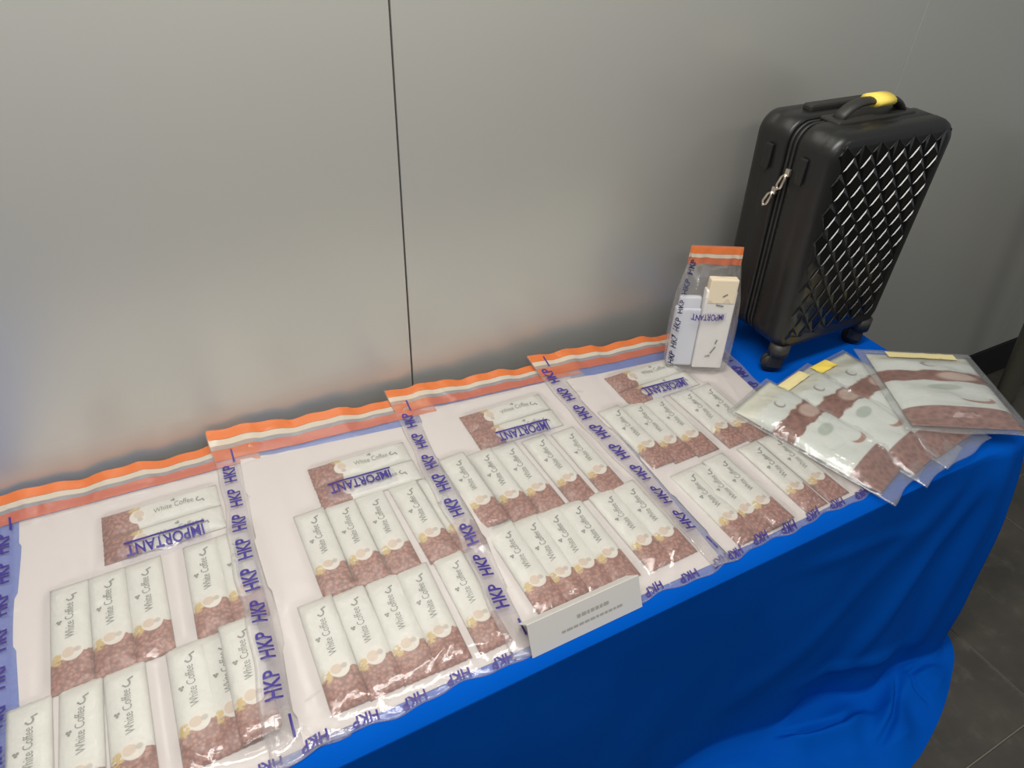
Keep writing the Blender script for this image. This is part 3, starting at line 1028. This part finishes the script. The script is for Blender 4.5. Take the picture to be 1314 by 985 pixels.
# ------------------------------------------------------------------ small standing evidence bag
def small_bag():
    root = empty('evidence_bag', (1.046, .957, TZ + .012), D(-27))
    tag(root, 'small clear evidence bag standing upright against the black suitcase', 'plastic bag')
    nu, nv = 72, 60
    r = np.random.default_rng(5)
    H_ = .295
    V, pts = [], np.zeros((nv, nu, 3))
    for j in range(nv):
        t = j / (nv - 1)
        wd = np.interp(t, [0, .06, .35, .6, .86, 1], [.142, .156, .158, .150, .122, .118]) / 2
        dp = np.interp(t, [0, .05, .3, .6, .84, 1], [.026, .034, .034, .028, .004, .002])
        back = np.interp(t, [0, 1], [0, .045])
        for i in range(nu):
            a = 2 * math.pi * i / nu
            ca, sa = math.cos(a), math.sin(a)
            x = wd * (abs(ca) ** .8) * np.sign(ca)
            y = dp * (abs(sa) ** .55) * np.sign(sa) + back
            cr = .0022 * math.sin(7 * a + 9 * t) + .0018 * math.sin(13 * a - 21 * t + 1)
            k = min(1, (1 - t) * 6)
            pts[j, i] = (x + cr * k * .5, y + cr * k, t * H_)
    allv = pts.reshape(-1, 3)
    F = []
    for j in range(nv - 1):
        for i in range(nu):
            F.append((j * nu + i, j * nu + (i + 1) % nu, (j + 1) * nu + (i + 1) % nu, (j + 1) * nu + i))
    F.append(tuple(range(nu - 1, -1, -1)))
    link('film', make_mesh('film', allv, F, M_film), root)

    def band(name, t0, t1, mat, off):
        V, F = [], []
        m = 5
        for q in range(m):
            t = t0 + (t1 - t0) * q / (m - 1)
            fj = t * (nv - 1); j0 = min(int(fj), nv - 2); f = fj - j0
            for i in range(nu):
                p = pts[j0, i] * (1 - f) + pts[j0 + 1, i] * f
                cx = np.array([0, .045 * t, 0]); d = p - cx; d[2] = 0
                nn = np.array([0, np.sign(d[1]) if abs(d[1]) > 1e-6 else 0, 0])
                V.append(p + nn * off)
        for q in range(m - 1):
            for i in range(nu):
                F.append((q * nu + i, q * nu + (i + 1) % nu, (q + 1) * nu + (i + 1) % nu, (q + 1) * nu + i))
        o = link(name, make_mesh(name, V, F, mat), root)
        return o
    band('seal_tape', .945, .998, M_orange, .0010)['label'] = 'orange tamper tape'
    band('seal_line', .915, .943, M_cream, .0010)['label'] = 'cream line'
    band('seal_tape', .865, .913, M_orange2, .0010)['label'] = 'orange tamper tape'

    def front(x, z, off=.0016):
        t = np.clip(z / H_, 0, .999); fj = t * (nv - 1); j0 = int(fj)
        row = pts[j0]; fr = [row[i] for i in range(nu) if i >= nu // 2]
        xs = np.array([p[0] for p in fr]); ys = np.array([p[1] for p in fr])
        o = np.argsort(xs)
        return (x, float(np.interp(x, xs[o], ys[o])) - off, z)
    TV, TF = [], []
    P, F2 = fit_text('HKP', .032, .011, .02)
    for i in range(6):
        k = len(TV)
        z0 = .018 + i * .043
        for (x, y) in P:
            z = z0 + x
            t = z / H_
            wd = np.interp(t, [0, .06, .35, .6, .86, 1], [.142, .156, .158, .150, .122, .118]) / 2
            TV.append(front(-wd + .016 - y, z))
        TF += [tuple(a + k for a in f) for f in F2]
    k = len(TV)
    link('lettering', make_mesh('lettering', TV, TF, M_inkdark, None, False), root)['label'] = 'dark HKP lettering up the left edge'
    TV, TF = [], []
    P, F2 = fit_text('IMPORTANT', .075, .014, .02)
    for (x, y) in P:
        TV.append(front(.036 - x, .150 - y))
    link('heading', make_mesh('heading', TV, list(F2), M_ink, None, False), root)['label'] = 'violet upside-down heading'
    V = [front(x, z, .0011) for z in (.132, .154) for x in np.linspace(-.042, .042, 16)]
    link('print_wash', make_mesh('print_wash', V, grid_faces(16, 2), M_tint), root)
    # what is inside
    mw = plain('white_carton', srgb(238, 235, 231), .6, 0, .03, 20)
    mb = plain('bluish_white_plastic', srgb(222, 225, 234), .35, 0, .04, 20)
    mc = plain('cream_label', srgb(228, 212, 184), .6, 0, .05, 20)
    rot = (-math.radians(7), 0, D(-27))

    def inside(name, lx, ly, lab, cat):
        p = Matrix.Rotation(D(-27), 4, 'Z') @ Vector((lx, ly, 0))
        o = empty(name, (root.location.x + p.x, root.location.y + p.y, TZ + .016)); o.rotation_euler = rot
        tag(o, lab, cat)
        return o
    a = inside('carton', .022, -.006, 'tall white carton with cream top inside the small standing bag', 'carton')
    box('body', -.034, .036, -.013, .013, 0, .200, mw, a, .003, 2)
    b_ = box('top_flap', -.030, .034, -.0145, .010, .168, .228, mc, a, .003, 2); b_['label'] = 'cream top flap'
    TV, TF = [], []
    for (cx, cz, w, ang) in ((.006, .050, .020, 1.1), (-.004, .034, .012, .2), (.010, .072, .012, 1.3), (.0, .165, .018, -.2), (.008, .19, .012, .6)):
        k = len(TV); c, s = math.cos(ang), math.sin(ang); h = .0018
        for (x, y) in ((-w / 2, -h), (w / 2, -h), (w / 2, h), (-w / 2, h)):
            TV.append((cx + x * c - y * s, -.0152, cz + x * s + y * c))
        TF.append((k, k + 1, k + 2, k + 3))
    link('lettering', make_mesh('lettering', TV, TF, M_greyink, None, False), a)
    c_ = inside('packet', -.040, .0, 'bluish white packet inside the small standing bag, beside the carton', 'packet')
    box('body', -.031, .027, -.012, .012, 0, .150, mb, c_, .005, 3)
    f_ = box('folded_top', -.026, .024, -.008, .008, .146, .178, mb, c_, .005, 3)


small_bag()

# ------------------------------------------------------------------ suitcase
def suitcase():
    root = empty('suitcase', (1.345, .962, TZ))
    tag(root, 'black hard-shell suitcase with diamond pattern and yellow handle tag', 'suitcase')
    HW, Z0, Z1 = .186, .062, .578
    R_ = .050

    def warp(x, z):
        k = (z - Z0) / (Z1 - Z0)
        return x * (.905 + .095 * k) + .018 * (1 - k)

    def rr(inset, n=9):
        x0, x1, z0, z1 = -HW + inset, HW - inset, Z0 + inset, Z1 - inset
        r = max(R_ - inset, .008)
        P = []
        for (cx, cz, a0) in ((x1 - r, z0 + r, -90), (x1 - r, z1 - r, 0), (x0 + r, z1 - r, 90), (x0 + r, z0 + r, 180)):
            for i in range(n):
                a = math.radians(a0 + 90 * i / (n - 1))
                P.append((cx + r * math.cos(a), cz + r * math.sin(a)))
        return P

    def loft(name, layers, mat, cap0=True, cap1=True):
        V, F = [], []
        for (y, ins) in layers:
            for (x, z) in rr(ins):
                V.append((warp(x, z), y, z))
        n = len(rr(0))
        for j in range(len(layers) - 1):
            for i in range(n):
                F.append((j * n + i, j * n + (i + 1) % n, (j + 1) * n + (i + 1) % n, (j + 1) * n + i))
        if cap0: F.append(tuple(range(n - 1, -1, -1)))
        if cap1: F.append(tuple((len(layers) - 1) * n + i for i in range(n)))
        me = make_mesh(name, V, F, mat)
        bm = bmesh.new(); bm.from_mesh(me); bmesh.ops.recalc_face_normals(bm, faces=bm.faces)
        for f in bm.faces: f.smooth = len(f.verts) < 10
        bm.to_mesh(me); bm.free()
        return link(name, me, root)
    loft('front_shell', [(-.106, .024), (-.104, .012), (-.098, .005), (-.088, .001), (-.070, 0), (-.062, .0015), (-.060, .0005), (-.020, 0), (-.013, .004)], M_side)
    loft('back_shell', [(.013, .004), (.020, 0), (.060, .0005), (.062, .0015), (.070, 0), (.088, .001), (.098, .005), (.104, .012), (.106, .024)], M_side)
    loft('zip_gusset', [(-.014, .009), (.014, .009)], M_zipcloth, False, False)
    for yy in (-.0055, .0055):
        link('zip', tube_mesh('zip', [(warp(x, z), yy, z) for x, z in rr(.0065)], .0028, M_rubber, 6, True), root)
    # moulded diamond relief of the front shell
    dx, dz = .0495, .0620
    nx, nz = 7, 8
    x0, x1 = -nx * dx / 2, nx * dx / 2
    z0, z1 = .072, .072 + nz * dz
    V, F = [], []
    vid = {}

    def lift_(x, z):          # relief follows the rounded shell: sinks at the rim
        ex = max(0, abs(x) - (HW - .030)) / .030; ez = max(0, (Z0 + .034) - z, z - (Z1 - .034)) / .034
        return .016 * min(1, (ex ** 2 + ez ** 2))

    def vert(x, z, h):
        x = min(max(x, x0), x1); z = min(max(z, z0), z1)
        rc, ins = .050, .007
        cx_ = min(max(x, -HW + ins + rc), HW - ins - rc); cz_ = min(max(z, Z0 + ins + rc), Z1 - ins - rc)
        d_ = math.hypot(x - cx_, z - cz_)
        if d_ > rc: x, z = cx_ + (x - cx_) * rc / d_, cz_ + (z - cz_) * rc / d_
        key = (round(x, 5), round(z, 5), round(h, 5))
        if key not in vid:
            vid[key] = len(V); V.append((warp(x, z), -.1065 - h + lift_(x, z), z))
        return vid[key]
    for i in range(0, 2 * nx + 1):
        for j in range(0, 2 * nz + 1):
            if (i + j) % 2: continue
            cx = x0 + i * dx / 2; cz = z0 + j * dz / 2
            l_ = vert(cx - dx / 2, cz, 0); r_ = vert(cx + dx / 2, cz, 0); b_ = vert(cx, cz - dz / 2, 0); t_ = vert(cx, cz + dz / 2, 0)
            tt, hh = .062, .0031         # narrow steep ledge on the upper left side of each cell
            ox_, oz_ = .25 * tt * dx, -.25 * tt * dz
            border = i in (0, 2 * nx) or j in (0, 2 * nz)
            if border:
                ap = vert(cx, cz, .0025)
                polys = ((l_, b_, ap), (b_, r_, ap), (r_, t_, ap), (t_, l_, ap))
            else:
                p1 = vert(cx - dx / 2 + .27 * dx / 2 + ox_, cz + .27 * dz / 2 + oz_, hh)
                p2 = vert(cx - dx / 2 + .73 * dx / 2 + ox_, cz + .73 * dz / 2 + oz_, hh)
                polys = ((l_, p1, p2, t_), (l_, b_, p1), (p1, b_, p2), (b_, r_, p2), (p2, r_, t_))
            for poly in polys:
                if len(set(poly)) == len(poly): F.append(poly)
    me = make_mesh('diamond_relief', V, F, M_shell, None, False)
    bm = bmesh.new(); bm.from_mesh(me)
    bmesh.ops.recalc_face_normals(bm, faces=bm.faces)
    if sum(f.normal.y for f in bm.faces) > 0: bmesh.ops.reverse_faces(bm, faces=bm.faces)
    bmesh.ops.bevel(bm, geom=[e for e in bm.edges if len(e.link_faces) == 2], offset=.0004, segments=1, affect='EDGES')
    bm.to_mesh(me); bm.free()
    o = link('diamond_relief', me, root); o['label'] = 'glossy moulded diamond pattern on the front shell'
    # top carry handle, arched, with a base plate
    pts = []
    for a in np.linspace(0, 1, 19):
        x = -.095 + .19 * a
        z = .578 + .030 * (1 - abs(2 * a - 1) ** 4)
        pts.append((x, -.020, z))
    box('handle_base', -.115, .115, -.045, .008, .572, .582, M_rubber, root, .004, 2)
    h = link('carry_handle', tube_mesh('carry_handle', pts, .010, M_rubber, 10, False, (1.5, .75)), root)
    tg = link('tag', tube_mesh('tag', [(x, -.020, .608) for x in (-.012, .010, .036)], .0150, M_yellow, 14, False, (1.7, .8)), root)
    tg['label'] = 'yellow paper tag wrapped round the handle'
    # retracted pull handle behind
    box('pull_handle', -.105, .105, .040, .066, .574, .590, M_rubber, root, .005, 2)
    # side handle bumps and corner dimples
    for (zz, yy) in ((.50, -.045), (.50, .050)):
        box('corner_pad', -HW - .003, -HW + .004, yy - .010, yy + .010, zz - .035, zz + .02, M_side, root, .003, 2)
    # zip pulls on the left flank
    for (yy, zz, tilt) in ((-.012, .478, .25), (.012, .430, .35)):
        xs = warp(-HW, zz) - .003
        s = box('zip_slider', -.004, .004, -.006, .006, -.008, .008, M_silver, root, .002, 2, (xs, yy, zz))
        pull = [(-.005, 0, -.004), (-.006, -.005, -.012), (-.0065, -.006, -.032), (-.0065, 0, -.040), (-.0065, .006, -.032), (-.006, .005, -.012)]
        p_ = link('pull_tab', tube_mesh('pull_tab', pull, .0030, M_silver, 8, True), s)
        p_.rotation_euler = (tilt, 0, 0)
    # spinner wheels
    for sx in (-1, 1):
        for sy in (-1, 1):
            cx = warp(sx * .150, Z0) + (-.006 if sx < 0 else .006); cy = sy * .090
            w = empty('wheel', (cx, cy, 0)); w.parent = root
            w.rotation_euler = (0, 0, D(55 if sx < 0 else 30))
            link('mount', tube_mesh('mount', [(0, 0, .048), (0, 0, .080)], .024, M_rubber, 16), w)
            for s2 in (-1, 1):
                box('fork', s2 * .013 - .003, s2 * .013 + .003, -.014, .020, .016, .058, M_rubber, w, .003, 2)
            for s2 in (-1, 1):
                link('tyre', tube_mesh('tyre', [(s2 * .0055 - .0045, -.002 + .01, .0245), (s2 * .0055 + .0045, .008, .0245)], .0245, M_rubber, 24), w)
    return root


suitcase()
